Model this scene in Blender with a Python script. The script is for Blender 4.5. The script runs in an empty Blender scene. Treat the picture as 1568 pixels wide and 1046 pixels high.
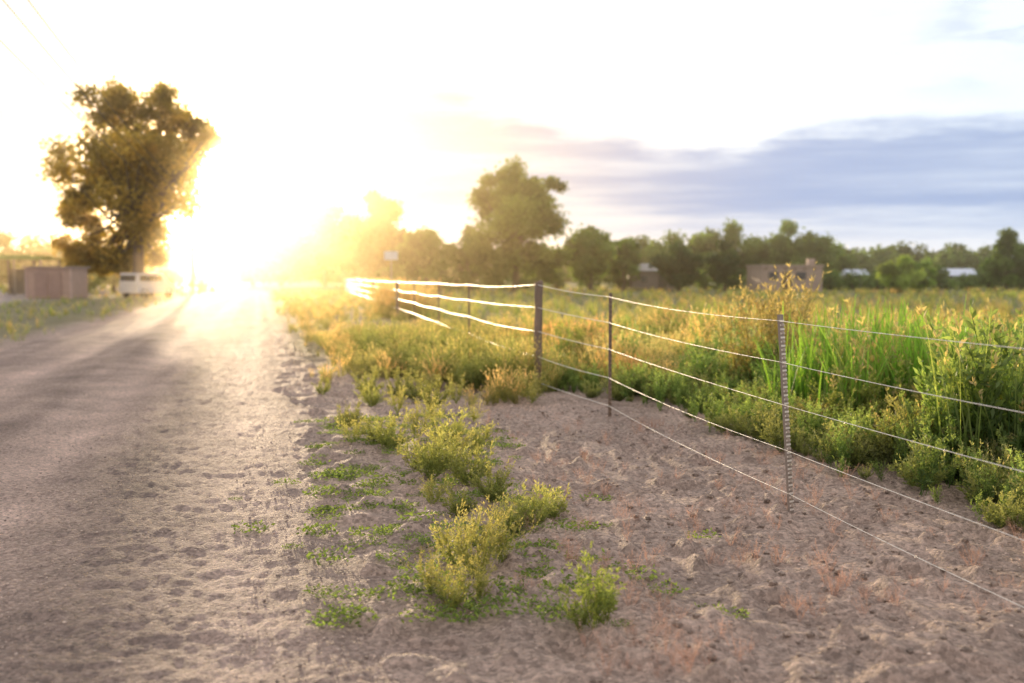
import bpy, math, numpy as np
from mathutils import Vector
rng=np.random.default_rng(7)
scene=bpy.context.scene
R=math.radians
SUN_AZ=R(-17.0); SUN_EL=R(5.8)
SD=Vector((math.sin(SUN_AZ)*math.cos(SUN_EL),math.cos(SUN_AZ)*math.cos(SUN_EL),math.sin(SUN_EL)))
# ------------------------------------------------------------ helpers
TB=np.random.default_rng(3).random((256,256))
def vn(x,y):
    xi=np.floor(x).astype(int); yi=np.floor(y).astype(int)
    xf=x-xi; yf=y-yi
    u=xf*xf*(3-2*xf); v=yf*yf*(3-2*yf)
    a=TB[xi&255,yi&255]; b=TB[(xi+1)&255,yi&255]; c=TB[xi&255,(yi+1)&255]; d=TB[(xi+1)&255,(yi+1)&255]
    return (a*(1-u)+b*u)*(1-v)+(c*(1-u)+d*u)*v
def fbm(x,y,o=4):
    s=0;a=.5
    for i in range(o):
        s=s+a*vn(x*2**i+17.3*i,y*2**i+5.1*i); a*=.5
    return s
def sm(a,b,x):
    t=np.clip((x-a)/(b-a),0,1); return t*t*(3-2*t)
def build(name,V,Q,C=None,mats=(),mi=None,smooth=False,parent=None):
    V=np.asarray(V,dtype=np.float32); Q=np.asarray(Q,dtype=np.int32)
    me=bpy.data.meshes.new(name)
    me.vertices.add(len(V)); me.vertices.foreach_set('co',V.ravel())
    k=Q.shape[1]
    me.loops.add(Q.size); me.loops.foreach_set('vertex_index',Q.ravel())
    me.polygons.add(len(Q))
    me.polygons.foreach_set('loop_start',np.arange(0,Q.size,k,dtype=np.int32))
    me.polygons.foreach_set('loop_total',np.full(len(Q),k,dtype=np.int32))
    for m in mats: me.materials.append(m)
    if mi is not None: me.polygons.foreach_set('material_index',np.asarray(mi,dtype=np.int32))
    me.polygons.foreach_set('use_smooth',np.full(len(Q),smooth,dtype=bool))
    if C is not None:
        at=me.color_attributes.new('Col','FLOAT_COLOR','POINT')
        c4=np.ones((len(V),4),dtype=np.float32); c4[:,:3]=C
        at.data.foreach_set('color',c4.ravel())
    me.update(calc_edges=True)
    ob=bpy.data.objects.new(name,me); scene.collection.objects.link(ob)
    if parent: ob.parent=parent
    return ob
def cat(parts):
    Vs=[];Qs=[];Cs=[];o=0
    for p in parts:
        Vs.append(p[0]);Qs.append(np.asarray(p[1])+o);o+=len(p[0])
        Cs.append(p[2] if len(p)>2 else np.full((len(p[0]),3),.5))
    return np.concatenate(Vs),np.concatenate(Qs),np.concatenate(Cs)
def unit(a): return a/np.maximum(np.linalg.norm(a,axis=-1,keepdims=True),1e-9)
def leaves(P,D,L,W,col,rg):
    n=len(P); D=unit(D); r=rg.normal(size=(n,3)); w=unit(np.cross(D,r))*np.reshape(W,(-1,1))*.5
    D=D*np.reshape(L,(-1,1))
    V=np.stack([P,P+D*.45+w,P+D,P+D*.45-w],1).reshape(-1,3)
    Q=np.arange(n*4).reshape(n,4)
    C=np.repeat(np.broadcast_to(col,(n,3)),4,0)
    return V,Q,C
def tube(pts,rad,sides=6,col=(.3,.2,.15),cap=True):
    pts=np.asarray(pts,float); n=len(pts); rad=np.broadcast_to(rad,(n,))
    T=unit(np.gradient(pts,axis=0)); up=np.array([0,0,1.]) if abs(T[0,2])<.8 else np.array([1.,0,0])
    A=unit(np.cross(T,up)); B=np.cross(T,A)
    a=np.linspace(0,2*np.pi,sides,endpoint=False)
    V=(pts[:,None]+rad[:,None,None]*(np.cos(a)[None,:,None]*A[:,None]+np.sin(a)[None,:,None]*B[:,None])).reshape(-1,3)
    Q=[]
    for i in range(n-1):
        for j in range(sides):
            k=(j+1)%sides; Q.append((i*sides+j,i*sides+k,(i+1)*sides+k,(i+1)*sides+j))
    if cap:
        V=np.vstack([V,pts[-1:]]); c=len(V)-1
        for j in range(0,sides,2):
            Q.append(((n-1)*sides+j,(n-1)*sides+(j+1)%sides,(n-1)*sides+(j+2)%sides,c))
    return V,np.array(Q),np.broadcast_to(np.array(col,float),(len(V),3)).copy()
def box(cx,cy,cz,sx,sy,sz,rot=0,col=(.5,.5,.5)):
    v=np.array([[i,j,k] for i in(-.5,.5) for j in(-.5,.5) for k in(-.5,.5)],float)*[sx,sy,sz]
    c,s=math.cos(rot),math.sin(rot)
    v=np.stack([v[:,0]*c-v[:,1]*s+cx,v[:,0]*s+v[:,1]*c+cy,v[:,2]+cz],1)
    Q=np.array([(0,1,3,2),(4,6,7,5),(0,4,5,1),(2,3,7,6),(0,2,6,4),(1,5,7,3)])
    return v,Q,np.broadcast_to(np.array(col,float),(8,3)).copy()
# ------------------------------------------------------------ materials
def newmat(name):
    m=bpy.data.materials.new(name); m.use_nodes=True; nt=m.node_tree; nt.nodes.clear()
    out=nt.nodes.new('ShaderNodeOutputMaterial'); return m,nt,out
def N(nt,t,**k):
    n=nt.nodes.new(t)
    for a,b in k.items():
        if a.startswith('i_'): n.inputs[a[2:].replace('_',' ')].default_value=b
        else: setattr(n,a,b)
    return n
def foliage_mat(name,transl=.5,tboost=(1.8,1.7,.8),gloss=.3):
    m,nt,out=newmat(name); L=nt.links.new
    at=N(nt,'ShaderNodeAttribute',attribute_name='Col')
    pr=N(nt,'ShaderNodeBsdfPrincipled',i_Roughness=.5); pr.inputs['Specular IOR Level'].default_value=gloss
    L(at.outputs['Color'],pr.inputs['Base Color'])
    tm=N(nt,'ShaderNodeVectorMath',operation='MULTIPLY'); tm.inputs[1].default_value=tboost; L(at.outputs['Color'],tm.inputs[0])
    tr=N(nt,'ShaderNodeBsdfTranslucent'); L(tm.outputs[0],tr.inputs['Color'])
    mx=N(nt,'ShaderNodeMixShader'); mx.inputs[0].default_value=transl
    L(pr.outputs[0],mx.inputs[1]); L(tr.outputs[0],mx.inputs[2]); L(mx.outputs[0],out.inputs[0])
    return m
def attr_mat(name,rough=.8,metal=0,nscale=20,bump=.3,spec=.5,dist=.01,var=(.75,1.25)):
    m,nt,out=newmat(name); L=nt.links.new
    at=N(nt,'ShaderNodeAttribute',attribute_name='Col'); geo=N(nt,'ShaderNodeNewGeometry')
    no=N(nt,'ShaderNodeTexNoise',i_Scale=nscale,i_Detail=4.0,i_Roughness=.65); L(geo.outputs['Position'],no.inputs['Vector'])
    mr=N(nt,'ShaderNodeMapRange'); mr.inputs['To Min'].default_value=var[0]; mr.inputs['To Max'].default_value=var[1]; L(no.outputs['Fac'],mr.inputs['Value'])
    vm=N(nt,'ShaderNodeVectorMath',operation='SCALE'); L(at.outputs['Color'],vm.inputs[0]); L(mr.outputs[0],vm.inputs['Scale'])
    pr=N(nt,'ShaderNodeBsdfPrincipled',i_Roughness=rough,i_Metallic=metal); pr.inputs['Specular IOR Level'].default_value=spec
    L(vm.outputs[0],pr.inputs['Base Color'])
    bp=N(nt,'ShaderNodeBump'); bp.inputs['Strength'].default_value=bump; bp.inputs['Distance'].default_value=dist
    L(no.outputs['Fac'],bp.inputs['Height']); L(bp.outputs[0],pr.inputs['Normal']); L(pr.outputs[0],out.inputs[0])
    return m
def soil_mat(name,bd=.022,vs=60.0,spec=.2,rough=.9):
    m,nt,out=newmat(name); L=nt.links.new
    at=N(nt,'ShaderNodeAttribute',attribute_name='Col'); geo=N(nt,'ShaderNodeNewGeometry')
    n1=N(nt,'ShaderNodeTexNoise',i_Scale=1.3,i_Detail=4.0); n2=N(nt,'ShaderNodeTexNoise',i_Scale=26.0,i_Detail=5.0,i_Roughness=.75)
    n3=N(nt,'ShaderNodeTexVoronoi',i_Scale=vs)
    for n in (n1,n2,n3): L(geo.outputs['Position'],n.inputs['Vector'])
    a=N(nt,'ShaderNodeMapRange'); a.inputs['From Min'].default_value=.3; a.inputs['From Max'].default_value=.7; a.inputs['To Min'].default_value=.8; a.inputs['To Max'].default_value=1.2; L(n1.outputs['Fac'],a.inputs['Value'])
    b=N(nt,'ShaderNodeMapRange'); b.inputs['From Min'].default_value=.3; b.inputs['From Max'].default_value=.7; b.inputs['To Min'].default_value=.60; b.inputs['To Max'].default_value=1.32; L(n2.outputs['Fac'],b.inputs['Value'])
    ab=N(nt,'ShaderNodeMath',operation='MULTIPLY'); L(a.outputs[0],ab.inputs[0]); L(b.outputs[0],ab.inputs[1])
    vm=N(nt,'ShaderNodeVectorMath',operation='SCALE'); L(at.outputs['Color'],vm.inputs[0]); L(ab.outputs[0],vm.inputs['Scale'])
    gc=N(nt,'ShaderNodeSeparateColor'); L(n3.outputs['Color'],gc.inputs[0])
    gm=N(nt,'ShaderNodeMapRange'); gm.inputs['To Min'].default_value=.68; gm.inputs['To Max'].default_value=1.28; L(gc.outputs[0],gm.inputs['Value'])
    vm2=N(nt,'ShaderNodeVectorMath',operation='SCALE'); L(vm.outputs[0],vm2.inputs[0]); L(gm.outputs[0],vm2.inputs['Scale'])
    pr=N(nt,'ShaderNodeBsdfPrincipled',i_Roughness=rough); pr.inputs['Specular IOR Level'].default_value=spec
    L(vm2.outputs[0],pr.inputs['Base Color'])
    h=N(nt,'ShaderNodeMath',operation='MULTIPLY_ADD'); h.inputs[1].default_value=-.5; L(n3.outputs['Distance'],h.inputs[0]); L(n2.outputs['Fac'],h.inputs[2])
    bp=N(nt,'ShaderNodeBump'); bp.inputs['Strength'].default_value=1.0; bp.inputs['Distance'].default_value=bd
    L(h.outputs[0],bp.inputs['Height']); L(bp.outputs[0],pr.inputs['Normal']); L(pr.outputs[0],out.inputs[0])
    return m
M_soil=soil_mat('sandy_soil',.042,42.0,.3,.72); M_road=soil_mat('packed_dirt',.040,55.0,.32,.72)
M_leaf=foliage_mat('tree_leaves',.45,(1.7,1.7,.6)); M_cot=foliage_mat('cottonwood_leaves',.62,(2.4,2.0,.6)); M_weed=foliage_mat('weed_leaves',.55,(2.0,1.85,.8)); M_bark=attr_mat('bark',.9,0,8,.8)
M_dry=foliage_mat('dry_stems',.4,(1.3,1.15,1.05),.2)
M_wood=attr_mat('weathered_wood',.85,0,30,.6); M_metal=attr_mat('galvanised_steel',.45,.4,60,.2,dist=.002)
M_wire=attr_mat('wire_steel',.33,.4,40,.1,dist=.001,var=(.9,1.1)); M_paint=attr_mat('painted_wall',.8,0,3,.2); M_glass=attr_mat('dark_glass',.1,0,3,0)
M_rock=attr_mat('pebble_stone',.75,0,40,.3)
# ------------------------------------------------------------ terrain
def edge_r(y): return -0.4-.255*(y-4)+.25*(vn(y*.35,y*0+3)-.5)
def edge_l(y): return -6.6-.25*(y-4)+.4*(vn(y*.25,y*0+9)-.5)
def basez(x,y): return .06*(fbm(x*.3+40,y*.3+40,2)-.375)
def H(x,y):
    d=np.hypot(x,y); f=np.clip(1-(d-18)/30,.05,1)
    r=.036*(vn(x*1.7,y*1.7)-.5)+.034*(vn(x*4.3+9,y*4.3)-.5)+.038*(vn(x*9,y*9+4)-.5)+.020*(vn(x*22,y*22+4)-.5)
    r=r+np.maximum(0,vn(x*9+3,y*9)-.70)*.20-np.maximum(0,.28-vn(x*3.9+8,y*3.9))*.17
    return basez(x,y)+r*f
def RH(x,y,s):
    d=np.hypot(x,y); f=np.clip(1-(d-18)/30,.05,1)
    ruts=-.030*np.exp(-((s-.33)/.040)**2)-.030*np.exp(-((s-.60)/.040)**2)-.018*np.exp(-((s-.86)/.035)**2)+.024*np.exp(-((s-.47)/.05)**2)+.014*np.exp(-((s-.74)/.04)**2)
    a=(x+.255*y); b=y
    r=.012*(vn(a*2.2+5,b*.5)-.5)+.012*(vn(a*7+2,b*2.2)-.5)+.015*(vn(x*13,y*13)-.5)+.016*(vn(x*26,y*26)-.5)+.012*(vn(x*2,y*6+4)-.5)
    r=r-np.maximum(0,.2-vn(x*2.1+18,y*3.6))*.05
    return basez(x,y)+.012+ruts*(.6+.8*vn(x*.7,y*.7))+r*f
rows=[2.2]
while rows[-1]<1200: rows.append(rows[-1]*1.0078 if rows[-1]<45 else rows[-1]*1.03)
rows=np.concatenate([[-120,-60,-30,-15,-8,-4,-2,-1,0,.8,1.5],rows])
offs=np.concatenate([-np.geomspace(700,9,40),np.arange(-8.8,-6,.08),np.linspace(-5.9,-.7,12),np.arange(-.65,6.5,.026),np.geomspace(6.55,700,70)])
Y,O=np.meshgrid(rows,offs,indexing='ij'); X=edge_r(Y)+O
Z=H(X,Y)
el=edge_l(Y)
inner=sm(0.1,.6,-O+.25*(vn(X*3,Y*3)-.5))*sm(0.02,.5,X-el)
Z=Z*(1-inner)+(basez(X,Y)-.06)*inner
sand=np.array([.52,.395,.335]); fieldc=np.array([.19,.19,.07]); lot=np.array([.42,.35,.34])
BX=[[-10,5,6.65,8.9,12.8,14.3,20,900],[4.5,3.6,3.4,3.0,1.8,.6,-1.0,-177]]
bx=np.interp(Y.ravel(),*BX).reshape(Y.shape)
fm=sm(-.2,.6,X-bx+ .8*(fbm(X*1.2,Y*1.2)-.5))
lm=sm(0,1.5,el-X)*(1-sm(9,11,el-X))
far=sm(14,22,Y)*sm(-.2,.5,X-edge_r(Y))
g=np.clip(np.maximum(np.maximum(fm,lm*.8),far*.75),0,1)
lotm=sm(10,11,el-X)*(1-sm(45,55,el-X))
behind=sm(55,60,el-X); g=np.maximum(g,behind)
C=sand*(1-g[...,None])+fieldc*g[...,None]
C=C*(1-lotm[...,None])+lot*lotm[...,None]
wet=fbm(X*.6+3,Y*.6); C=C*(.74+.54*wet[...,None])
nr,nc=Y.shape
idx=np.arange(nr*nc).reshape(nr,nc)
Q=np.stack([idx[:-1,:-1],idx[:-1,1:],idx[1:,1:],idx[1:,:-1]],-1).reshape(-1,4)
build('ground',np.stack([X,Y,Z],-1).reshape(-1,3),Q,C.reshape(-1,3),[M_soil],smooth=True)
# road
rr=rows[rows<700]; ss=np.linspace(0,1,270)
Yr,S=np.meshgrid(rr,ss,indexing='ij'); er=edge_r(Yr)+.12; elr=edge_l(Yr)-.12
Xr=elr+(er-elr)*S
Zr=RH(Xr,Yr,S); em=np.minimum(S,1-S)*6.2
k=sm(.0,.7,em+.3*(vn(Xr*3,Yr*3)-.5)); Zr=Zr*k+(basez(Xr,Yr)-.035)*(1-k)
Cr=np.broadcast_to(np.array([.56,.42,.36]),Xr.shape+(3,)).copy()
tr=np.exp(-((S-.33)/.055)**2)+np.exp(-((S-.60)/.055)**2)+.7*np.exp(-((S-.86)/.045)**2)
st=vn(S*26+4,Yr*.25)
Cr*=(.82+.28*tr-.34*np.exp(-((S-.47)/.05)**2)*vn(Xr,Yr)-.22*np.exp(-((S-.74)/.04)**2)+.28*(st-.5))[...,None]*(.80+.40*fbm(Xr*.5,Yr*.5))[...,None]
nr,nc=Yr.shape; idx=np.arange(nr*nc).reshape(nr,nc)
Q=np.stack([idx[:-1,:-1],idx[:-1,1:],idx[1:,1:],idx[1:,:-1]],-1).reshape(-1,4)
build('dirt_road',np.stack([Xr,Yr,Zr],-1).reshape(-1,3),Q,Cr.reshape(-1,3),[M_road],smooth=True)
def gz(x,y):
    x=np.asarray(x,float); y=np.asarray(y,float)
    e=edge_r(y); l=edge_l(y); s=(x-l)/(e-l)
    return np.where((s>.04)&(s<.96),RH(x,y,s),H(x,y))
# ------------------------------------------------------------ instancing of templates
def scatter(tpls,x,y,sc,tint=None,zoff=-.01,rg=rng,lean=0):
    n=len(x); z=gz(x,y)+zoff; which=rg.integers(0,len(tpls),n); out=[]
    sc=np.broadcast_to(sc,(n,)); rot=rg.random(n)*6.283
    if tint is None: tint=np.ones((n,3))
    tint=np.broadcast_to(tint,(n,3))*(.75+.5*rg.random((n,1)))
    for k,(V,Q,C) in enumerate(tpls):
        m=which==k; c=m.sum()
        if not c: continue
        ca,sa=np.cos(rot[m])[:,None],np.sin(rot[m])[:,None]; s=sc[m][:,None]
        vx=(V[None,:,0]*ca-V[None,:,1]*sa)*s+x[m][:,None]; vy=(V[None,:,0]*sa+V[None,:,1]*ca)*s+y[m][:,None]; vz=V[None,:,2]*s+z[m][:,None]
        VV=np.stack([vx,vy,vz],-1).reshape(-1,3)
        QQ=(Q[None]+(np.arange(c)*len(V))[:,None,None]).reshape(-1,4)
        CC=(C[None]*tint[m][:,None]).reshape(-1,3)
        out.append((VV,QQ,CC))
    return cat(out)
def strip(P,w,col,rg):
    P=np.asarray(P); n=len(P); t=np.linspace(0,1,n)
    a=rg.random()*6.28; side=np.array([math.cos(a),math.sin(a),.1])
    ww=w*.5*(1-t**2*.85)
    V=np.concatenate([P-side*ww[:,None],P+side*ww[:,None]])
    Q=np.array([(i,i+1,n+i+1,n+i) for i in range(n-1)])
    return V,Q,np.broadcast_to(np.array(col,float),(2*n,3)).copy()
def t_grass(seed,nb,h,w,spread,c0,c1,seg=3,head=0,hc=(.5,.38,.2)):
    rg=np.random.default_rng(seed); out=[]
    for i in range(nb):
        a=rg.random()*6.28; l=h*(.5+.5*rg.random()); sp=spread*rg.random(); b=rg.normal(size=2)*h*.10
        t=np.linspace(0,1,seg+1); hx=sp*l*t**1.7
        P=np.stack([b[0]+np.cos(a)*hx,b[1]+np.sin(a)*hx,l*t*(1-.25*sp*t**2)],1)
        s=strip(P,w,(0,0,0),rg); tt=np.concatenate([t,t])[:,None]
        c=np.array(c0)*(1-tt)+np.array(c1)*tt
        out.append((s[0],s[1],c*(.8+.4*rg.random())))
        if head and rg.random()<head:
            n=12; u=.72+.3*rg.random(n); Pp=np.stack([np.interp(u,t,P[:,j]) for j in range(3)],1)
            Pp[:,2]+=l*np.maximum(0,u-1)*1
            out.append(leaves(Pp,rg.normal(size=(n,3))*.5+[0,0,1],h*.05,h*.018,np.array(hc),rg))
    return cat(out)
def t_bush(seed,nst,h,spread,nl,ll,lw,c0,c1,br=3,seed_c=None):
    rg=np.random.default_rng(seed); out=[]
    for i in range(nst):
        a=rg.random()*6.28; tl=spread*math.sqrt(rg.random()); L=h*(.55+.45*rg.random())*(1-.25*tl)
        d=np.array([math.sin(tl)*math.cos(a),math.sin(tl)*math.sin(a),math.cos(tl)])
        t=np.linspace(0,1,5)[:,None]; P=d*L*t+np.array([0,0,.18*L])*t**2*math.sin(tl)+rg.normal(size=3)*[.02,.02,0]*h
        P=P+np.cumsum(rg.normal(size=(5,3))*.018*L,0)*t
        out.append(strip(P,.010*h,np.array(c0)*1.2,rg))
        segs=[(P,L,nl)]
        for b in range(br):
            u=.2+.65*rg.random(); o=np.array([np.interp(u,t[:,0],P[:,j]) for j in range(3)])
            db=unit(d+rg.normal(size=3)*.55+[0,0,.25]); Lb=L*(.16+.25*rg.random()); Pb=o+db*Lb*t
            out.append(strip(Pb,.005*h,np.array(c0)*1.2,rg)); segs.append((Pb,Lb,max(3,int(nl*.5))))
        for Pp,l,n in segs:
            u=.12+.9*rg.random(n)**.8; u=np.minimum(u,1)
            o=np.stack([np.interp(u,t[:,0],Pp[:,j]) for j in range(3)],1)
            dd=unit(Pp[-1]-Pp[0])+rg.normal(size=(n,3))*.75+[0,0,.25]
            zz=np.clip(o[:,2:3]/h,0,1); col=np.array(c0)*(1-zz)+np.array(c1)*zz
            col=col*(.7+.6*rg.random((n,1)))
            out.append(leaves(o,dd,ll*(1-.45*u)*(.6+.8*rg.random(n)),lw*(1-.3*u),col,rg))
    return cat(out)
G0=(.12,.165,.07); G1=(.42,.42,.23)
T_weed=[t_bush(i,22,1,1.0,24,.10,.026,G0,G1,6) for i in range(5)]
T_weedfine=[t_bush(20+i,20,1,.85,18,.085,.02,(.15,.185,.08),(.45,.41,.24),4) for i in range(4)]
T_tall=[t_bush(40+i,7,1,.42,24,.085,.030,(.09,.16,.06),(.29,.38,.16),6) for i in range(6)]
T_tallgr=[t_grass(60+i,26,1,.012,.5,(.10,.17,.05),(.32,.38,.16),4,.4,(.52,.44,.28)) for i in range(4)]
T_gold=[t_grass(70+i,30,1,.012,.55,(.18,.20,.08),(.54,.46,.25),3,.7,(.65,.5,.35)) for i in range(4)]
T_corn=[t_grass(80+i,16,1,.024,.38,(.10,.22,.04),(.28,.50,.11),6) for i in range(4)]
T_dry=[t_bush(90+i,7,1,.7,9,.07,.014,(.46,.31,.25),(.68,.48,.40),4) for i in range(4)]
def t_mat(seed):
    rg=np.random.default_rng(seed); n=70; a=rg.random(n)*6.28; r=np.sqrt(rg.random(n))
    P=np.stack([np.cos(a)*r,np.sin(a)*r,.03+.14*rg.random(n)],1)
    D=rg.normal(size=(n,3))*[1,1,.35]+[0,0,.25]
    return leaves(P,D,.18+.12*rg.random(n),.12,np.array([.16,.23,.08])*(.7+.6*rg.random((n,1))),rg)
T_mat=[t_mat(i) for i in range(4)]
A=np.array
plants=[(-.29,4.62,.30),(-.40,4.75,.24),(-.16,4.72,.24),(-.17,5.15,.40),(-.05,5.35,.34),(-.30,5.3,.36),(-.2,5.7,.28),(.13,6.2,.32),(.26,6.45,.26),(.0,6.15,.26),(-.62,7.5,.46),(-.45,8.0,.46),
 (-.78,7.9,.36),(-.3,7.3,.36),(-.12,6.9,.3),(-.55,6.8,.26),(-.35,6.5,.24),(-1.5,9.3,.32),(-1.25,9.1,.3),(-1.07,8.8,.36),(-.9,9.4,.42),(-.6,9.0,.42),(-.3,8.6,.3),(-1.65,10.2,.3),(-.8,10.2,.38),(-1.7,12.1,.34),(-1.3,11.2,.36),(-2.5,13.1,.22),(-.9,11.2,.4),(-1.2,12.4,.42),(-.4,10.4,.25),(-1.9,13.2,.4),(-1.5,13.0,.42),(-.7,12.4,.4)]
p=A(plants)
V=scatter(T_weed+T_weedfine,p[:,0],p[:,1],p[:,2]*1.12,tint=A([1.15,1.12,1.05]))
build('roadside_weeds',*V,[M_weed])
rg=np.random.default_rng(5)
V=scatter([t_bush(501,9,1,.6,22,.10,.026,G0,(.38,.45,.17),6)],A([.36,.42,.30]),A([4.33,4.42,4.28]),A([.40,.28,.22]))
build('young_weed',*V,[M_weed])
n=330; y=rg.uniform(4.4,11,n); x=-.05-.22*(y-5)+rg.normal(size=n)*.45
x[:60]=rg.uniform(-1.2,-.6,60)-.2*(y[:60]-6)
V=scatter(T_mat,x,y,rg.uniform(.05,.14,n),zoff=0); build('creeping_ground_plants',*V,[M_weed])
n=760; y=rg.uniform(3.6,11,n); x=rg.uniform(-.2,2.9,n)+.1*(6-y)+.3
x[:180]=1.0+rg.normal(size=180)*.5; y[:180]=rg.uniform(3.8,5.4,180)
kk=vn(x*2.2,y*2.2)>.4; x,y=x[kk],y[kk]
V=scatter(T_dry,x,y,.05+.17*rg.random(len(x))**1.5); build('dry_weed_stalks',*V,[M_dry])
def fence_x(y): return .36-.2*(y-13.5)
n=1700; y=12+ (rg.random(n)**1.6)*95; u=rg.random(n); xl=edge_r(y)+.15+.5*vn(y*.6,y*0); xr=fence_x(y)+.5
x=xl+(xr-xl)*u; keep=(vn(x*.9,y*.5)>.33)&~((x>-5.2)&(x<-2.6)&(y>26)&(y<34)); keep&=~((y<15)&(u>.75)&(y<13.6))
x,y=x[keep],y[keep]; h=rg.uniform(.22,.55,len(x))*np.clip((x-edge_r(y))*.6+.4,.4,1)
V=scatter(T_weedfine+T_gold,x,y,h,tint=A([1.15,1.12,1.1])); build('roadside_grass',*V,[M_weed])
n=300; y=rg.uniform(13.4,22,n); x=fence_x(y)-rg.uniform(-.5,2.2,n)*np.clip((y-11.8)/4,.3,1)
V=scatter(T_weedfine+T_weedfine+T_gold,x,y,rg.uniform(.4,.8,n),tint=A([.85,.95,.8])); build('tall_grass_clump',*V,[M_weed])
n=70; y=rg.uniform(37,42,n); x=fence_x(y)+.3+rg.normal(size=n)*.5
V=scatter(T_gold,x,y,rg.uniform(.9,1.6,n)); build('tall_grass_clump',*V,[M_weed])
n=120; y=rg.uniform(50,100,n); x=fence_x(y)+1.5+abs(rg.normal(size=n))*1.2
V=scatter(T_gold,x,y,rg.uniform(.8,1.7,n),tint=A([1.2,1.1,1])); build('tall_grass_clump',*V,[M_weed])
BB=[[4,5,6.65,8.9,12.8,14.3,24],[3.8,3.6,3.4,3.0,1.8,.55,-1.6]]
n=1700; y=rg.uniform(4.0,24,n); b=np.interp(y,*BB); dep=rg.random(n)**1.3*5.5
x=b+dep+.5*(vn(y*1.6,y*0+1)-.5)
h=(.42+.34*sm(0,1.8,dep))*(.65+.6*rg.random(n))*np.where(x>3.2,1.15,.88)*(.62+.75*vn(x*.9,y*.9)); h=np.minimum(h,1.3)
kk=(vn(x*1.3+4,y*1.3)>.22); x,y,h=x[kk],y[kk],h[kk]
tn=np.stack([.7+.6*vn(x*.7,y*.7),1.0+0*x,1.0+0*x],1)
fr=y<13.5
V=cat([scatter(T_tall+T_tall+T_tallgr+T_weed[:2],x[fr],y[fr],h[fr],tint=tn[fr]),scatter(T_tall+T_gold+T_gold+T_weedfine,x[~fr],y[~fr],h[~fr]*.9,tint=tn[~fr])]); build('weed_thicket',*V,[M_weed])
n=340; y=rg.uniform(4.5,15,n); b=np.interp(y,*BB); x=b+rg.normal(size=n)*.3-.08
V=scatter(T_weed+T_tall+T_tall,x,y,rg.uniform(.12,.5,n)); build('low_weed_fringe',*V,[M_weed])
n=110; V=scatter(T_corn+T_corn+T_corn+T_tallgr,4.4+rg.normal(size=n)*.45,rg.uniform(10.2,12,n),rg.uniform(.95,1.45,n)); build('bright_green_grass_clump',*V,[M_weed])
V=scatter([t_bush(777,9,1,.4,14,.07,.016,(.18,.17,.07),(.6,.48,.32),7)],A([3.5,3.25,3.8,3.0,3.3]),A([13,12.8,13.3,13.1,12.2]),A([1.86,1.68,1.72,1.55,1.5])); build('feathery_tall_weed',*V,[M_weed])
n=44; y=rg.uniform(7.2,10,n); V=scatter(T_tallgr+T_tall,y*.49+rg.uniform(-.4,1.3,n),y,rg.uniform(.95,1.45,n)); build('tall_weed',*V,[M_weed])
def field(name,n,y0,y1,a0,a1,cond,h0,h1,tpl_c,seed=1):
    r=np.random.default_rng(seed); y=np.exp(r.uniform(math.log(y0),math.log(y1),n)); x=y*r.uniform(a0,a1,n)
    k=cond(x,y); x,y=x[k],y[k]; parts=[]
    for lo,hi,w in((0,22,.010),(22,40,.02),(40,75,.035),(75,400,.07)):
        m=(y>=lo)&(y<hi)
        if not m.any(): continue
        tp=[t_grass(int(900+lo+i),12,1,w,.6,*tpl_c[i%len(tpl_c)],2,.3,(.6,.5,.28)) for i in range(4)]
        patch=fbm(x[m]*.08,y[m]*.05+7)
        tint=np.stack([.6+1.1*patch,.85+.4*patch,.8+.3*patch],1)
        parts.append(scatter(tp,x[m],y[m],r.uniform(h0,h1,m.sum()),tint,rg=r))
    return build(name,*cat(parts),[M_weed])
cg=[((.15,.20,.06),(.42,.46,.20)),((.19,.2,.08),(.62,.48,.29)),((.11,.18,.05),(.32,.40,.16))]
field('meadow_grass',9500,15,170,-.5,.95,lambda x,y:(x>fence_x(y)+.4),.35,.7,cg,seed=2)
field('verge_grass',3000,16,150,-.85,-.1,lambda x,y:(x<edge_l(y)-.1)&(x>edge_l(y)-10.5)&(vn(x*.5,y*.3)>.25),.18,.5,cg,seed=3)
field('distant_lot_grass',1200,60,170,-.8,-.2,lambda x,y:(x<edge_l(y)-10.5)&(y>95),.3,.9,cg,seed=4)
def rock():
    g=np.linspace(-1,1,3); pts=[];Q=[]
    for ax in range(3):
        for sgn in(-1,1):
            b=len(pts)
            for i in g:
                for j in g:
                    v=[0,0,0]; v[ax]=sgn; v[(ax+1)%3]=i; v[(ax+2)%3]=j; pts.append(v)
            for i in range(2):
                for j in range(2): Q.append((b+i*3+j,b+i*3+j+1,b+i*3+j+4,b+i*3+j+3))
    return unit(np.array(pts,float)),np.array(Q)
rv,rq=rock(); T_rock=[]
for i in range(6):
    r=np.random.default_rng(i); s=np.array([1,.7+.3*r.random(),.45+.3*r.random()])
    v=rv*s*(1+.22*np.sin(rv@r.normal(size=(3,1))*3+i)); T_rock.append((v,rq,np.full((len(v),3),.5)))
n=18000; y=2.4*np.exp(rg.random(n)*1.5); x=rg.uniform(-.62,.6,n)*y
sz=.0028*np.exp(rg.normal(size=n)*.5)*(1+.06*y); tint=np.array([.9,.72,.62])*rg.uniform(.5,1.5,(n,1))
V=scatter(T_rock,x,y,np.minimum(sz,.010),tint,zoff=-.0005); build('gravel',*V,[M_rock],smooth=True)
n=1500; y=3.2+rg.random(n)**1.4*9; x=rg.uniform(.1,3.0,n)+.1*(6-y)
V=scatter(T_rock,x,y,.008+.022*rg.random(n)**3,np.array([.85,.66,.56])*np.ones((n,1)),zoff=.0); build('soil_clods',*V,[M_soil],smooth=True)
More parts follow.
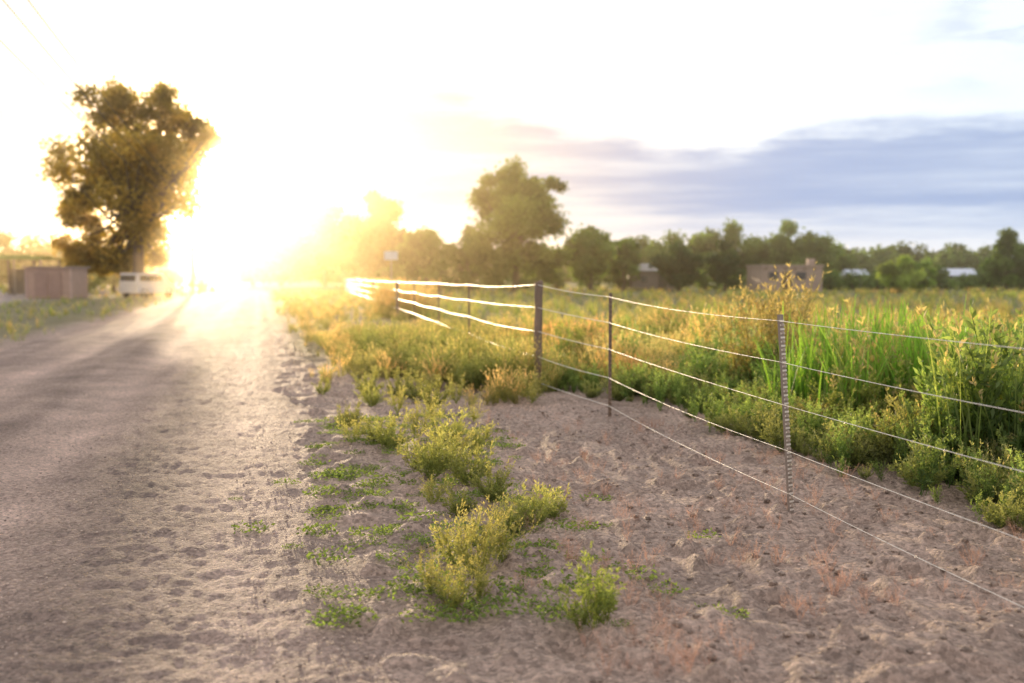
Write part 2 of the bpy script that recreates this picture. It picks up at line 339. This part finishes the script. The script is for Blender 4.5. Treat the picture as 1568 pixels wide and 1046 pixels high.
# ------------------------------------------------------------ fence
fence=bpy.data.objects.new('wire_fence',None); scene.collection.objects.link(fence)
posts=[(2.75,2.0,'t',1.3,0),(1.85,6.47,'t',1.31,-.10),(1.09,10.99,'t',1.38,0.0),(.36,13.5,'w',1.5,0)]
for yy,tp in((19.5,'t'),(24.2,'t'),(30,'t'),(36,'w'),(43,'t'),(50,'w'),(58,'t'),(67,'w'),(80,'w'),(95,'w')): posts.append((float(fence_x(yy)),yy,tp,1.45,0))
for i,(x,y,tp,h,ln) in enumerate(posts):
    z0=float(H(np.array([x]),np.array([y]))[0])-.1; r=np.random.default_rng(i)
    if tp=='w':
        zs=np.concatenate([[z0],np.linspace(.02,h-.015,9),[h]]); rad=np.concatenate([[.062],.06+.004*r.normal(size=9),[.045]])
        P=np.stack([x+0*zs+.008*r.normal(size=len(zs)),y+0*zs,zs],1)
        V,Q,Cc=tube(P,rad,10,(.24,.18,.14)); o=build('wooden_post',V,Q,Cc*(.8+.4*r.random((len(V),1))),[M_wood],smooth=False,parent=fence)
    else:
        parts=[]; hh=h-z0
        c=(.34,.29,.26) if i<2 else (.24,.175,.14)
        parts.append(box(0,0,hh/2,.036,.004,hh,0,c)); parts.append(box(0,.0175,hh/2,.004,.030,hh-.004,0,c))
        for kz in np.arange(.15,hh-.03,.054): parts.append(box(0,-.0065,kz,.018,.009,.018,0,tuple(np.array(c)*1.5)))
        if i<2:
            for kz in np.arange(.12,hh-.02,.027): parts.append(box(.0,-.0035,kz,.040,.0022,.012,0,(.85,.8,.76)))
        V,Q,Cc=cat(parts); a=.6; t=V[:,2:3]/hh
        vx=V[:,0]*math.cos(a)-V[:,1]*math.sin(a); vy=V[:,0]*math.sin(a)+V[:,1]*math.cos(a)
        V=np.stack([vx+x+ln*t[:,0],vy+y,V[:,2]+z0],1); build('steel_t_post',V,Q,Cc,[M_metal],parent=fence)
wh=[1.27,1.0,.72,.42,.13]
for w,hz in enumerate(wh):
    pts=[]; 
    for i in range(len(posts)-1):
        a,b=posts[i],posts[i+1]; ha=hz*(a[3]/1.31) if w<4 else hz; hb=hz*(b[3]/1.31) if w<4 else hz
        ha=min(ha,a[3]-.03); hb=min(hb,b[3]-.03)
        for t in np.linspace(0,1,12,endpoint=False):
            L=math.hypot(b[0]-a[0],b[1]-a[1])
            pts.append((a[0]+a[4]*ha/1.3*(1)+(b[0]+b[4]*hb/1.3-a[0]-a[4]*ha/1.3)*t-.0,a[1]+(b[1]-a[1])*t,ha+(hb-ha)*t-.005*L*4*t*(1-t)*(1+.5*math.sin(w*2+i))))
    pts=np.array(pts); pts[:,0]-=.024 if w!=4 else .02
    if w==4: pts=pts[pts[:,1]<13.6]
    rad=np.interp(pts[:,1],[7,10,14,30,50,80],[.0018,.0028,.0050,.010,.016,.018])
    V,Q,Cc=tube(pts,rad,6,(.85,.83,.8),cap=False); build('wire_strand',V,Q,Cc,[M_wire],smooth=True,parent=fence)
    bar=[]
    cum=np.concatenate([[0],np.cumsum(np.linalg.norm(np.diff(pts,axis=0),axis=1))])
    for s in np.arange(.3,11,.13):
        c=np.array([np.interp(s,cum,pts[:,j]) for j in range(3)]); r=np.random.default_rng(int(s*100)+w)
        for q in range(2):
            d=unit(r.normal(size=3)*[1,.3,1])*.009; bar.append(tube([c-d,c,c+d],[.0007,.0012,.0007],4,(.6,.55,.5),cap=False))
    build('wire_barbs',*cat(bar),[M_wire],parent=fence)
# ------------------------------------------------------------ trees
def crown(rg,cx,cy,z0,z1,w,n,ls,col,K=34,flat=.8,shape=1.0,core=.35,rs=1.0):
    zc=(z0+z1)/2; hh=(z1-z0)/2; out=[]; cs=[]
    for k in range(K):
        d=unit(rg.normal(size=3)); r=(.6+.4*rg.random())if rg.random()<1-core else rg.random()*.6
        zz=d[2]*r; wr=w/2*(1-.2*max(zz,0)*shape)
        c=np.array([cx+d[0]*r*wr*.86,cy+d[1]*r*wr*.86,zc+zz*hh*.86]); rad=w*(.10+.085*rg.random())*rs
        cs.append((c,rad))
    per=n//K
    for c,rad in cs:
        d=unit(rg.normal(size=(per,3))); r=rad*rg.random((per,1))**.45*(1+.22*rg.normal(size=(per,1)))
        P=c+d*r*[1,1,flat]
        out.append(leaves(P,rg.normal(size=(per,3))+[0,0,-.2],ls*(.6+.8*rg.random(per)),ls*.75,np.array(col)*(.55+.9*rg.random())*(.8+.4*rg.random((per,1))),rg))
    return out,cs
def tree(name,x,y,h,w,z0,n,ls,col,seed,trunk=.35,K=34,extra=(),mat=None,rs=1.0):
    rg=np.random.default_rng(seed)
    lf,cs=crown(rg,x,y,z0,h,w,n,ls,col,K,rs=rs)
    for e in extra:
        l2,c2=crown(rg,x+e[0],y+e[1],e[2],e[3],e[4],e[5],ls,col,e[6]); lf+=l2; cs+=c2
    wd=[]; th=z0+(h-z0)*.3
    P=np.array([[x,y,-.3],[x,y,.4],[x+.1,y,th*.5],[x-.1,y+.1,th]]); wd.append(tube(P,[trunk*1.5,trunk*1.1,trunk*.85,trunk*.6],10,(.16,.12,.09)))
    P=np.array([[x-.1,y+.1,th],[x+.3,y,(th+h)*.5],[x,y,h*.88]]); wd.append(tube(P,[trunk*.6,trunk*.35,.04],8,(.16,.12,.09)))
    for c,r in cs[::2]:
        s=np.array([x,y,th*(.6+.5*rg.random())]); m=(s+c)/2+[0,0,-.05*h]+rg.normal(size=3)*.3
        wd.append(tube([s,m,c],[trunk*.35,trunk*.2,.03],6,(.14,.11,.08)))
    W=cat(wd); Lf=cat(lf); V,Q,C=cat([W,Lf]); mi=np.r_[np.zeros(len(W[1])),np.ones(len(Lf[1]))]
    return build(name,V,Q,C,[M_bark,mat or M_leaf],mi)
GR=(.14,.21,.06)
tree('cottonwood_tree',-33.0,88,18.6,15.5,4.0,20000,.40,(.30,.26,.10),11,.5,74,extra=[(-5.4,0,3.0,11,6,3200,12),(5.4,0,10,16,5.5,2800,10),(-1.5,0,14,20,7.5,2600,10),(-5,2,.3,6,7,4000,14),(0,2,.4,8,8,4600,15),(3,0,12,18.2,6.5,2500,9)],mat=M_cot,rs=.82)
tree('cottonwood_tree',.4,110,14.4,11.2,2.6,21000,.38,(.18,.24,.06),12,.4,54,extra=[(-2.5,-1,.6,7,7,6000,14),(2.5,-1,.6,7,7,6000,14),(-2.2,0,8,13.6,6.5,3500,10),(2.6,0,8,14.0,6,3500,10)])
for a in [(-10,116,8.4,7.0,.4,11000,13),(9,114,7.9,7.6,.3,12000,14),(-5,118,8,6.5,.2,9000,15),(13.0,116,6.8,5.2,.2,7000,16),(-13,130,7.4,6.5,.2,7000,27)]:
    tree('deciduous_tree',*a[:6],.38,GR,a[6],.25,26)
for a in [(-24.2,176,18.1,13,.5,22000,17),(-33.5,178,15.4,13,.3,20000,18),(-41.5,180,12,10,.2,12000,19),(-18.5,160,9.5,9,.2,9000,20),(-48,185,10.5,8,.2,8000,28)]:
    tree('deciduous_tree',*a[:6],.65,(.14,.13,.04),a[6],.35,36)
tree('juniper_tree',18.5,110,6.0,6.0,.0,14000,.28,(.055,.10,.04),21,.2,44); tree('juniper_tree',23.3,109,5.8,4.4,.0,10000,.28,(.055,.10,.04),22,.2,36)
tree('deciduous_tree',58.5,118,7.4,6,.2,9000,.36,GR,23,.2,24); tree('leafy_shrub',38.8,100,4.2,4.6,.0,7000,.26,(.28,.36,.11),24,.1,24); tree('leafy_shrub',42.5,104,3.6,3.6,.0,4000,.26,(.18,.27,.07),25,.1,18)
tree('deciduous_tree',63,112,5.6,6.5,.1,7000,.36,GR,26,.2,22)
def row(name,lst,ls,col,seed,dens=1.0):
    rg=np.random.default_rng(seed); out=[]
    for (x,y,h,w) in lst:
        l,_=crown(rg,x,y,-.5,h,w,int(w*h*34*dens),ls,np.array(col)*(.75+.5*rg.random()),22,.9,1.0,.45); out+=l
        out.append(tube([[x,y,-.3],[x,y,h*.7]],[.25,.08],6,(.12,.09,.07)))
    return build(name,*cat(out),[M_leaf])
lst=[(24,160,10,10),(30.5,162,10.6,10),(36,160,12,10.5),(42.8,160,11.6,10.5),(48.5,160,10.2,9),(19.5,158,8.4,8),(53,165,7,8),(33,170,8,12),(45,170,8,12)]
row('tree_row',lst,.55,(.14,.21,.06),31,2.2)
r=np.random.default_rng(9)
row('tree_row',[(x,215+r.uniform(-8,12),7.4+r.uniform(-1.2,1.5),r.uniform(9,13)) for x in np.arange(55,175,6.5)],.9,(.12,.18,.06),32,1.1)
row('tree_row',[(x,150+r.uniform(-6,6),8.2+r.uniform(-1.5,1.2),r.uniform(8,11)) for x in np.arange(-125,-58,6)],.6,(.16,.17,.06),33,1.2)
row('tree_row',[(x,330+r.uniform(-10,10),10+r.uniform(-2,2),r.uniform(17,24)) for x in np.arange(-280,330,13)],1.6,(.11,.16,.06),34,.5)
row('hedge_row',[(x,122+r.uniform(-3,3),2.8+r.uniform(-.7,.9),r.uniform(4,6)) for x in np.arange(-16,75,3.6)],.35,(.11,.17,.05),35,1.8)
row('hedge_row',[(x,104+r.uniform(-3,3),2.2+r.uniform(-.7,.9),r.uniform(3,5)) for x in np.arange(-62,-33,3.6)],.35,(.16,.18,.06),36,1.3)
# ------------------------------------------------------------ buildings
def empty(n):
    e=bpy.data.objects.new(n,None); scene.collection.objects.link(e); return e
def part(par,name,lst,mat): return build(name,*cat(lst),[mat],parent=par)
e=empty('adobe_house'); hx,hy=28.6,105; ad=(.42,.32,.27)
part(e,'walls',[box(hx,hy,1.3,6.4,5,2.7,.08,ad),box(hx,hy,2.76,6.6,5.2,.2,.08,ad)],M_paint)
part(e,'chimney',[box(hx+2.7,hy-.3,3.2,.7,.7,.7,.08,ad)],M_paint)
part(e,'windows',[box(hx-2.0+.2,hy-2.5-.2,1.75,1.0,.08,.7,.08,(.06,.06,.07)),box(hx+.9+.2,hy-2.46,1.75,1.0,.08,.7,.08,(.06,.06,.07))],M_glass)
part(e,'door',[box(hx-.35,hy-2.58,1.05,.95,.09,2.1,.08,(.16,.1,.07))],M_wood)
part(e,'porch_beams',[box(hx-2.6+i*1.02,hy-2.65+i*.082,2.45,.14,.5,.14,.08,(.2,.14,.09)) for i in range(6)],M_wood)
def gable(par,x,y,w,d,h,rh,wc,rc,rot=0):
    part(par,'walls',[box(x,y,h/2,w,d,h,rot,wc)],M_paint)
    V=np.array([[-w/2-.3,-d/2-.3,h+.003],[w/2+.3,-d/2-.3,h+.003],[w/2+.3,0,h+rh],[-w/2-.3,0,h+rh],[w/2+.3,d/2+.3,h+.003],[-w/2-.3,d/2+.3,h+.003]],float)
    c,s=math.cos(rot),math.sin(rot); V=np.stack([V[:,0]*c-V[:,1]*s+x,V[:,0]*s+V[:,1]*c+y,V[:,2]],1)
    me=bpy.data.meshes.new('roof'); me.from_pydata(V.tolist(),[],[(0,1,2,3),(3,2,4,5),(0,3,5),(1,4,2),(0,5,4,1)])
    at=me.color_attributes.new('Col','FLOAT_COLOR','POINT'); at.data.foreach_set('color',np.tile([*rc,1.0],6).astype(np.float32)); me.materials.append(M_paint)
    o=bpy.data.objects.new('roof',me); scene.collection.objects.link(o); o.parent=par
    part(par,'door',[box(x+ .2*w,y-d/2-.03,1.0,.95,.05,2.0 if h>2.1 else 1.5,0,(.12,.1,.09))],M_paint); part(par,'window',[box(x-.22*w,y-d/2-.03,1.3,.7,.05,.6,0,(.04,.05,.06))],M_glass)
gable(empty('metal_roof_barn'),62.5,140,3.6,5,1.8,1.0,(.16,.18,.16),(.72,.78,.88)); gable(empty('metal_roof_barn'),45.3,132,2.2,4,1.8,.8,(.16,.18,.17),(.6,.66,.78))
gable(empty('farmhouse'),16.4,118,5.0,5,2.3,.9,(.24,.2,.18),(.42,.4,.38))
row('shrub_row',[(60,136,1.7,3),(63,136,1.6,3),(66,136.5,1.8,3),(43.5,129,1.7,2.4),(46.5,129,1.7,2.4)],.3,(.13,.2,.06),37,2.0)
e=empty('garden_shed'); sx,sy=-34.2,75; tc=(.5,.35,.28)
part(e,'walls',[box(sx,sy,1.1,3.4,2.8,2.3,0,tc)],M_paint); part(e,'roof',[box(sx,sy,2.31,3.7,3.1,.12,0,(.4,.32,.27))],M_paint)
part(e,'doors',[box(sx-.55,sy-1.43,1.0,.95,.05,1.85,0,(.4,.27,.22)),box(sx+.5,sy-1.43,1.0,.95,.05,1.85,0,(.4,.27,.22))],M_paint)
part(e,'trim',[box(sx-1.65,sy-1.44,1.1,.12,.06,2.2,0,(.6,.45,.38)),box(sx+1.65,sy-1.44,1.1,.12,.06,2.2,0,(.6,.45,.38))],M_paint)
e=empty('carport'); cx,cy=-43,88
part(e,'roof',[box(cx,cy,3.2,5,4,.14,0,(.4,.48,.16)),box(cx,cy-.02,3.38,3.2,4.1,.18,0,(.4,.48,.16))],M_paint)
part(e,'posts',[box(cx+i,cy+j,1.55,.14,.14,3.15,0,(.3,.25,.2)) for i in(-2.3,0,2.3) for j in(-1.8,1.8)],M_wood)
part(e,'back_wall',[box(cx,cy+1.95,1.2,4.6,.08,2.3,0,(.3,.24,.18))],M_paint)
e=empty('parked_van'); vx,vy=-28.9,79
prof=[(-2.2,.35),(2.2,.35),(2.3,.9),(1.55,1.15),(.9,1.85),(-2.1,1.9),(-2.25,1.2)]
va=[]; rot=1.25; c,s=math.cos(rot),math.sin(rot)
def tw(px,py,pz): return (vx+px*c-py*s,vy+px*s+py*c,pz)
for sgn in(-.9,.9):
    for (a,z) in prof: va.append(tw(a,sgn*(1 if z<1.2 else .88),z))
k=len(prof); fs=[tuple(range(k))[::-1],tuple(range(k,2*k))]+[(i,(i+1)%k,k+(i+1)%k,k+i) for i in range(k)]
me=bpy.data.meshes.new('body'); me.from_pydata(va,[],fs); at=me.color_attributes.new('Col','FLOAT_COLOR','POINT'); at.data.foreach_set('color',np.tile([.6,.62,.66,1.0],len(va)).astype(np.float32)); me.materials.append(M_paint)
o=bpy.data.objects.new('body',me); scene.collection.objects.link(o); o.parent=e
wl=[];gl=[]
for a in(-1.45,1.45):
    for sg in(-.86,.86):
        wl.append(tube([tw(a,sg-.1,.36),tw(a,sg+.1,.36)],[.36,.36],16,(.03,.03,.03)))
for a in(-1.5,-.6,.3):
    for sg in(-.875,.875):
        q=tw(a,sg,1.5); gl.append(box(q[0],q[1],q[2],.75,.06,.42,rot,(.04,.05,.06)))
q=tw(-2.2,0,1.5); gl.append(box(q[0],q[1],q[2],.08,1.4,.45,rot,(.04,.05,.06)))
part(e,'wheels',wl,M_paint); part(e,'windows',gl,M_glass)
e=empty('roadside_sign'); part(e,'post',[tube([[-7.5,62,-.2],[-7.5,62,2.6]],[.04,.04],8,(.3,.3,.3))],M_metal); part(e,'panel',[box(-7.5,61.93,2.9,.8,.03,.5,.1,(.6,.68,.8)),box(-7.5,61.96,2.9,.86,.02,.56,.1,(.3,.35,.4))],M_paint)
pl=[]
for yy in(20,100,180,260,340): pl.append((float(-12.2-.252*(yy-21.5)),yy))
for (x,y) in pl:
    e=empty('utility_pole'); part(e,'pole',[tube([[x,y,-.3],[x,y,4.5],[x,y,9.3]],[.15,.13,.10],10,(.14,.10,.07))],M_wood)
    part(e,'crossarm',[box(x,y-.16,8.7,2.2,.11,.13,-.25,(.14,.1,.07))],M_wood)
    part(e,'insulators',[tube([[x+i,y-.16-.25*i,8.76],[x+i,y-.16-.25*i,8.95]],[.05,.03],8,(.4,.4,.42)) for i in(-.95,0.25,.95)],M_metal)
wr=[]
for j in(-.95,.25,.95):
    pts=[]
    for i in range(len(pl)-1):
        a,b=pl[i],pl[i+1]
        for t in np.linspace(0,1,14,endpoint=False): pts.append((a[0]+(b[0]-a[0])*t+j,a[1]+(b[1]-a[1])*t-.16-.25*j,8.97-.7*4*t*(1-t)))
    wr.append(tube(pts,.018,5,(.08,.08,.08),cap=False))
build('power_lines',*cat(wr),[M_wood])
# ------------------------------------------------------------ haze volume, added to spread the sun's glow over trees and road
m,nt,out=newmat('glow_haze_air'); vs=N(nt,'ShaderNodeVolumeScatter'); vs.inputs['Color'].default_value=(1,.79,.47,1); vs.inputs['Density'].default_value=.0015; vs.inputs['Anisotropy'].default_value=.905
nt.links.new(vs.outputs[0],out.inputs['Volume'])
build('glow_haze',*box(0,100,13,900,180,27,0),[m])
# ------------------------------------------------------------ world
w=bpy.data.worlds.new('World'); scene.world=w; w.use_nodes=True; nt=w.node_tree; nt.nodes.clear(); L=nt.links.new
out=N(nt,'ShaderNodeOutputWorld')
sky=N(nt,'ShaderNodeTexSky'); sky.sky_type='NISHITA'; sky.sun_disc=False; sky.sun_elevation=SUN_EL; sky.sun_rotation=SUN_AZ%(2*math.pi)
b1=N(nt,'ShaderNodeBackground'); b1.inputs['Strength'].default_value=.05
tc=N(nt,'ShaderNodeTexCoord'); sp=N(nt,'ShaderNodeSeparateXYZ'); L(tc.outputs['Generated'],sp.inputs[0])
def MA(op,a,b=None,c=None,clamp=False):
    n=N(nt,'ShaderNodeMath',operation=op); n.use_clamp=clamp
    for i,v in enumerate((a,b,c)):
        if v is None: continue
        if isinstance(v,(int,float)): n.inputs[i].default_value=v
        else: L(v,n.inputs[i])
    return n.outputs[0]
def SS(v,a,b):
    n=N(nt,'ShaderNodeMapRange',interpolation_type='SMOOTHSTEP'); L(v,n.inputs['Value']); n.inputs['From Min'].default_value=a; n.inputs['From Max'].default_value=b; return n.outputs[0]
def MIX(f,a,b):
    n=N(nt,'ShaderNodeMix',data_type='RGBA'); 
    if isinstance(f,(int,float)): n.inputs[0].default_value=f
    else: L(f,n.inputs[0])
    for i,v in((6,a),(7,b)):
        if isinstance(v,tuple): n.inputs[i].default_value=(*v,1)
        else: L(v,n.inputs[i])
    return n.outputs[2]
az=MA('ARCTAN2',sp.outputs[0],sp.outputs[1]); el=sp.outputs[2]
def noise(sa,se,off,det=5,rough=.55):
    cb=N(nt,'ShaderNodeCombineXYZ'); L(MA('MULTIPLY',az,sa),cb.inputs[0]); L(MA('MULTIPLY',el,se),cb.inputs[1]); cb.inputs[2].default_value=off
    n=N(nt,'ShaderNodeTexNoise',i_Scale=1.0,i_Detail=float(det),i_Roughness=rough); L(cb.outputs[0],n.inputs['Vector']); return n.outputs['Fac']
n1=noise(7,34,1.3,7,.62); n2=noise(3.2,38,7.7,6,.6); n3=noise(9,40,3.1); n4=noise(1.6,22,12.4,6,.6)
rp=N(nt,'ShaderNodeValToRGB'); cr=rp.color_ramp; cr.interpolation='EASE'
st=[(-.8,.13),(-.3,.182),(-.06,.188),(-.01,.172),(.08,.150),(.16,.128),(.22,.126),(.28,.146),(.5,.148),(.8,.17)]
while len(cr.elements)<len(st): cr.elements.new(.5)
for e_,(a,v) in zip(cr.elements,st): e_.position=(a+.8)/1.6; e_.color=(v/.3,)*3+(1,)
L(MA('MULTIPLY_ADD',az,1/1.6,.5),rp.inputs[0])
edge=MA('MULTIPLY',rp.outputs[0],.3)
dd=MA('SUBTRACT',MA('ADD',edge,MA('MULTIPLY_ADD',n1,.07,-.035)),el)
top=SS(dd,-.004,.020); bot=SS(MA('ADD',el,MA('MULTIPLY_ADD',n2,.05,-.025)),.02,.075)
body=MA('MULTIPLY',SS(n2,.25,.58),SS(n4,.2,.5)); body=MA('MULTIPLY_ADD',body,.5,.5)
cm=MA('MULTIPLY',MA('MULTIPLY',top,bot),body)
wp=MA('MULTIPLY',SS(n3,.47,.66),MA('MULTIPLY',SS(az,.3,.48),MA('MULTIPLY',SS(el,.15,.19),MA('SUBTRACT',1,SS(el,.22,.3)))))
cm=MA('MAXIMUM',cm,MA('MULTIPLY',wp,.5))
clear=MIX(SS(az,-.1,.5),(1.0,.98,.96),(.90,.97,1.06))
clear=MIX(SS(el,.32,.75),clear,(.74,.72,.72))
cloud=MIX(SS(az,-.12,.3),(.55,.53,.60),(.34,.48,.76))
col=MIX(cm,clear,cloud)
col=MIX(MA('MULTIPLY',MA('SUBTRACT',1,SS(el,.0,.05)),.5),col,(.92,.87,.87))
front=SS(sp.outputs[1],-.4,.7)
col=MIX(front,(.90,.81,.76),col)
skm=N(nt,'ShaderNodeVectorMath',operation='SCALE'); L(sky.outputs[0],skm.inputs[0]); L(MA('MULTIPLY_ADD',cm,-.6,.65),skm.inputs['Scale']); L(skm.outputs[0],b1.inputs['Color'])
dt=N(nt,'ShaderNodeVectorMath',operation='DOT_PRODUCT'); L(tc.outputs['Generated'],dt.inputs[0]); dt.inputs[1].default_value=SD
ang=MA('ARCCOSINE',MA('MINIMUM',dt.outputs['Value'],.999999))
g1=MA('MULTIPLY',MA('EXPONENT',MA('MULTIPLY',ang,-40.0)),14.0); g2=MA('MULTIPLY',MA('EXPONENT',MA('MULTIPLY',ang,-8.5)),.45)
def SC(colr,f):
    n=N(nt,'ShaderNodeVectorMath',operation='SCALE'); n.inputs[0].default_value=colr; L(f,n.inputs['Scale']); return n.outputs[0]
ad1=N(nt,'ShaderNodeVectorMath',operation='ADD'); L(SC((1,.78,.42),g1),ad1.inputs[0]); L(SC((1,.84,.5),g2),ad1.inputs[1])
ad2=N(nt,'ShaderNodeVectorMath',operation='ADD'); L(col,ad2.inputs[0]); L(ad1.outputs[0],ad2.inputs[1])
b2=N(nt,'ShaderNodeBackground'); L(ad2.outputs[0],b2.inputs['Color']); b2.inputs['Strength'].default_value=1.0
ash=N(nt,'ShaderNodeAddShader'); L(b1.outputs[0],ash.inputs[0]); L(b2.outputs[0],ash.inputs[1]); L(ash.outputs[0],out.inputs[0])
sl=bpy.data.lights.new('sun','SUN'); sl.energy=5; sl.angle=R(.5); sl.color=(1,.72,.42)
so=bpy.data.objects.new('sun',sl); so.rotation_euler=SD.to_track_quat('Z','Y').to_euler(); scene.collection.objects.link(so)
cd=bpy.data.cameras.new('camera'); cd.lens=35; cd.sensor_width=36; cd.clip_end=3000; cd.dof.use_dof=True; cd.dof.focus_distance=6.4; cd.dof.aperture_fstop=1.3
co=bpy.data.objects.new('camera',cd); co.location=(0,0,1.55); co.rotation_euler=(R(90-3.68),0,0); scene.collection.objects.link(co); scene.camera=co
vs_=scene.view_settings; vs_.view_transform='Standard'; vs_.look='None'; vs_.exposure=0
